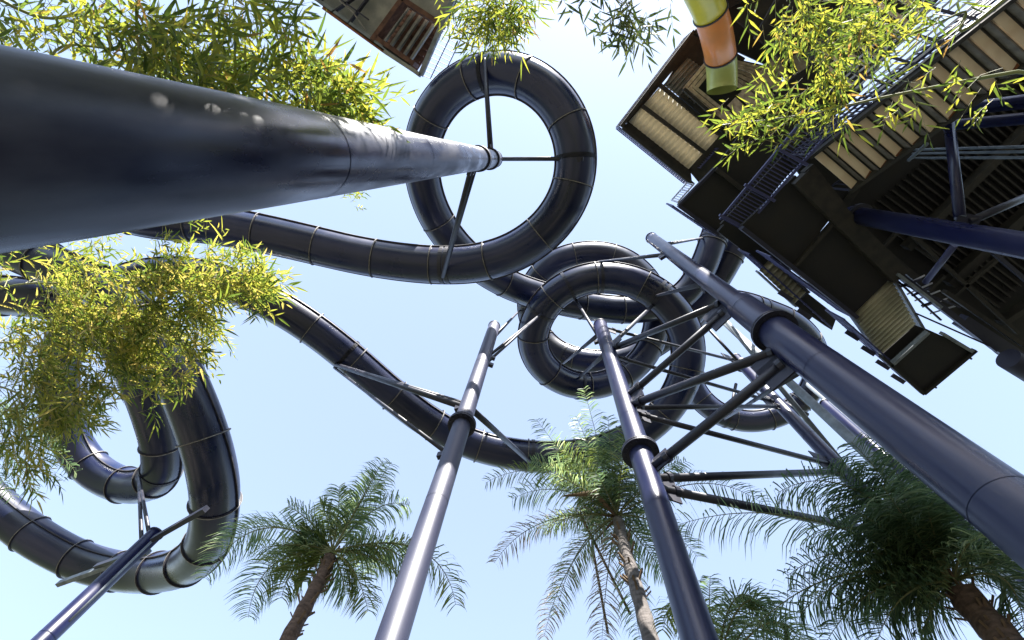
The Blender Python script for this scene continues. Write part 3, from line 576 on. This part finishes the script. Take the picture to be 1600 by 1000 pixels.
palm('palm below the picture whose pale green fronds hang over the foot of the centre pole', (1120,1090), 6.4, (.2,.6), [
  ((1035,985), m_frond2, -.3, (1070,850), .5), ((1090,1000), m_frond2, -.5, (1060,880), .3), ((1240,1000), m_frond, 0, (1150,840), .6), ((1200,960), m_frond, .3, (1130,860), .3), ((1150,930), m_frond, .5), ((1270,1040), m_frond, -.3, (1210,880), .4), ((1110,900), m_frond, .7), ((1215,1010), m_frond, .1, (1180,900), .4)],
  .22, .14, wid=.5, leafw=.024)
palm('palm left of the picture whose frond tips show under the bamboo', (-110,640), 8, (0,.4), [((120,740), m_frondd, .0, (20,610), .5), ((60,775), m_frondd, -.2, (0,660), .3), ((90,690), m_frondd, .3, (0,620), .3), ((20,780), m_frondd, -.4, (-50,650), .2), ((-50,560), m_frondd, .6)], .22, .14, wid=.5)
# ---------------------------------------------------------------- bamboo
def leaves(mb, p, d, n, l, w):
    """n lance-shaped leaves along a twig from p in direction d"""
    d = Vector(d).normalized(); s = d.cross(Vector((0,0,1)))
    s = s.normalized() if s.length > .1 else Vector((1,0,0)); L = l*random.uniform(1.0,1.9); sz = random.uniform(.65,1.35)
    vs = mb.v; fs = mb.f; sag = Vector((0,0,-1))
    for i in range(n):
        t = .15+.85*i/max(1,n-1); q = p+d*L*t+sag*(t*t*.12*L)
        a = (1 if i % 2 else -1)*random.uniform(.35,1.0)*(1 if i < n-1 else .1); roll = random.uniform(-1,1)
        u = (d*math.cos(a)+s*math.sin(a)+Vector((0,0,random.uniform(-.55,.35)))).normalized(); x = u.cross(Vector((random.uniform(-.6,.6),random.uniform(-.6,.6),1))).normalized(); z = x.cross(u)
        ll = l*sz*random.uniform(.55,1.2); ww = w*random.uniform(.75,1.2)/2; o = len(vs); f = z*ww*.35
        bend = sag*ll*random.uniform(.02,.22)
        vs += [tuple(v) for v in (q, q+u*ll*.3+x*ww+f, q+u*ll*.3-x*ww+f, q+u*ll*.3, q+u*ll*.68+x*ww*.7+f*.7+bend*.4, q+u*ll*.68-x*ww*.7+f*.7+bend*.4, q+u*ll*.68+bend*.4, q+u*ll+bend)]
        fs += [(o,o+3,o+1),(o,o+2,o+3),(o+3,o+6,o+4,o+1),(o+2,o+5,o+6,o+3),(o+6,o+7,o+4),(o+5,o+7,o+6)]
    return [p, p+d*L*.5+sag*.03*L, p+d*L+sag*.12*L]
def bamboo(label, base, culms, blobs, lm, l=.16, w=.021, per=(4,7)):
    root = T('bamboo_plant', label, 'bamboo', tuple(base))
    tw = MB(); lf = MB(); cpts = []
    for c in culms:
        pts = cr([Vector(base)]+[Vector(p) for p in c], 10); cpts += pts[len(pts)//4:]
        r = [.032*(1-.88*i/(len(pts)-1)) for i in range(len(pts))]
        MB().tube(pts, r, 8).build('culm', m_culm, root, True)
    for (x, y, rx, ry, hh, cnt, dirp) in blobs:
        if cnt > 60: cnt = int(cnt*(.72 if l == .23 else .38))
        ncl = max(1, cnt//9)
        for c in range(ncl):
            a = random.uniform(0, 6.28); k = math.sqrt(random.random()); H = hh+random.uniform(-.45,.45)*(.6 if rx < 60 else 1)
            cp = P(x+rx*k*math.cos(a), y+ry*k*math.sin(a), H); j = min(cpts, key=lambda v: (v-cp).length)
            if (j-cp).length < 4.0: tw.tube([j, j.lerp(cp,.5)+Vector((0,0,.12)), cp], [.007,.004,.002], 4, False)
            base_d = (P(x+dirp[0], y+dirp[1], H)-P(x, y, H)).normalized()
            for q in range(max(1, cnt//ncl)):
                d = (base_d+Vector((random.gauss(0,.55), random.gauss(0,.55), random.gauss(-.1,.4)))).normalized(); p0 = cp+Vector((random.gauss(0,.13), random.gauss(0,.13), random.gauss(0,.13)))
                tw.tube(leaves(lf, p0, d, random.randint(*per), l, w), [.0028,.002,.001], 3, False)
    tw.build('twigs', m_twig, root); lf.build('foliage', lm, root)
    return root
def PP(*a): return P(*a)
bamboo('leafy bamboo arching over the near pole in the upper left corner', (-6.5,-4.5,0),
  [[(-6,-4,3.5), PP(-60,-40,4.6), PP(150,30,5.2), PP(330,110,5.6)], [(-6,-4.2,3), PP(-40,80,4.6), PP(120,70,5), PP(420,120,5.8)], [(-5.5,-4.6,4), PP(60,-80,5.6), PP(250,-20,5.8), PP(440,30,6)]],
  [(60,30,90,45,5.0,150,(60,30)),(190,40,110,60,5.1,200,(60,30)),(310,80,100,65,5.4,190,(60,30)),(400,125,90,40,5.8,210,(60,20)),(490,150,65,38,6.2,200,(60,20)),(545,175,30,15,6.4,40,(40,10)),(390,30,70,40,5.5,110,(50,30)),(80,70,90,20,5.2,90,(60,30)),(250,120,90,25,5.3,100,(50,20))], m_leaf, .26, .033)
bamboo('pale drooping bamboo filling the left edge below the near pole', (-9,4,0),
  [[(-8.5,3.8,4), PP(-60,480,6.4), PP(120,440,7), PP(360,430,7.3)], [(-8.4,4,4), PP(-60,560,6.2), PP(80,540,6.6), PP(330,530,7)], [(-8.5,4.2,3.6), PP(-80,620,6), PP(60,620,6.3), PP(200,600,6.6)]],
  [(300,430,100,36,7.2,290,(60,-5)),(385,450,35,22,7.4,85,(40,0)),(200,480,120,60,7.0,430,(60,5)),(260,520,90,45,7.0,270,(60,10)),(90,530,100,70,6.7,380,(50,10)),(60,620,75,60,6.5,260,(40,25)),(190,590,90,30,6.7,110,(60,15)),(100,420,110,26,7.0,110,(60,10)),(40,700,45,40,6.5,100,(30,30)),(120,650,35,40,6.5,60,(30,20))], m_leaf2, .23, .031)
bamboo('small bamboo sprigs poking out just under the near pole', (-7,2,0), [[(-6.5,1.8,4), PP(120,300,6.4), PP(330,300,7.2), PP(520,285,8.2)]],
  [(540,312,14,6,8.2,10,(20,-5)),(300,350,20,8,6.9,6,(20,-15)),(262,392,12,10,6.9,8,(5,-20)),(320,388,10,6,6.9,4,(10,-20)),(335,545,10,12,6.9,6,(20,-10)),(190,375,40,10,6.9,12,(40,0))], m_leaf, .15, .02)
bamboo('drooping bamboo tuft hanging over the top of the round loop', (1,-9,0), [[(.8,-8,5), PP(790,-160,8), PP(775,-60,8.3), PP(775,30,8)]],
  [(765,-5,50,18,8.0,60,(0,30)),(778,22,18,24,7.9,30,(0,35)),(735,5,20,8,7.9,8,(-5,30)),(800,5,20,15,7.9,14,(15,25))], m_leaf, .24, .026)
bamboo('dark bamboo sprays against the sky at the top edge, left of the orange slide', (3,-8,0), [[(2.9,-7.2,4), PP(1000,-200,6), PP(960,-90,6.4), PP(955,-10,6.3)]],
  [(1000,8,50,12,6.2,20,(0,25)),(920,0,40,10,6.2,9,(-5,25)),(895,12,6,12,6.2,4,(5,30)),(985,20,15,15,6.2,7,(0,20))], m_leafd, .2, .024)
bamboo('bamboo branches hanging in front of the tower stairs at the upper right', (6.5,-6.5,0),
  [[(6,-6,3.5), PP(1500,-160,5.2), PP(1350,-40,5.6), PP(1290,90,5.6)], [(6.4,-6,3), PP(1640,-60,5), PP(1500,20,5.3), PP(1380,70,5.5)], [(6.6,-5.8,3), PP(1760,90,4.8), PP(1590,112,5.2), PP(1400,148,5.5), PP(1250,180,5.6), PP(1120,196,5.7)]],
  [(1265,10,40,22,5.6,44,(0,30)),(1315,45,42,40,5.6,32,(0,40)),(1300,120,24,30,5.6,20,(-5,30)),(1400,15,70,22,5.5,40,(-30,25)),(1220,188,95,12,5.6,46,(-40,5)),(1330,165,50,12,5.5,14,(-40,10)),(1420,120,60,30,5.4,8,(-20,25)),(1520,110,70,15,5.3,8,(-20,20)),(1195,40,14,20,5.7,8,(5,25)),(1480,60,50,25,5.4,8,(-30,20))], m_leaf, .17, .021)
# the grove behind the camera that shades the foot of the near pole
for i, (x, y, lab) in enumerate(((-2.5,-4.4,'left end'),(-1.3,-4.5,'inner left'),(-.2,-4.6,'inner right'),(.9,-4.7,'right end'))):
    root = T('bamboo_plant', 'upright bamboo of the grove behind the viewpoint, '+lab+' of the row', 'bamboo', (x,y,0), 'bamboo grove behind the viewpoint'); lf = MB(); tw = MB()
    for k in range(6):
        a = random.uniform(0,6.28); t_ = Vector((x+math.cos(a)*.7, y+math.sin(a)*.4, random.uniform(10.4,11.2)))
        MB().tube(cr([Vector((x+math.cos(a)*.2,y+math.sin(a)*.2,0)), Vector((x+math.cos(a)*.4,y+math.sin(a)*.3,4)), t_], 8), .025, 8).build('culm', m_culm, root, True)
    for k in range(760):
        z = random.uniform(4.0, 11.0); p0 = Vector((x+random.gauss(0,.5), y+random.gauss(0,.35), z))
        tw.tube(leaves(lf, p0, Vector((random.gauss(0,1),random.gauss(0,1),random.gauss(0,.3))), 8, .22, .04), .002, 3, False)
    tw.build('twigs', m_twig, root); lf.build('foliage', m_leaf, root)
# unseen wooded ring added all round to give dark bands in the reflections
hv = []; hf = []; NH = 96
for j, (r, z) in enumerate(((38,-.1),(44,7),(55,12),(80,16),(140,10),(300,-.1))):
    for i in range(NH): a = 2*math.pi*i/NH; k = 1+.25*math.sin(3*a+j)+.2*math.sin(7*a+1.3*j); hv.append((r*math.cos(a), r*math.sin(a), z*k if z > 0 else z))
for j in range(5): hf += [(j*NH+i, j*NH+(i+1)%NH, (j+1)*NH+(i+1)%NH, (j+1)*NH+i) for i in range(NH)]
m_ring = mat('dark_ring_green', (.018,.030,.012), (.045,.055,.022), .6, .9, bump=1, bscale=2)
hl = MB().add(hv, hf).build('unseen_dark_ring', m_ring, None, True); hl['kind'] = 'structure'
for o in bpy.data.objects:
    if '_w' in o: del o['_w']
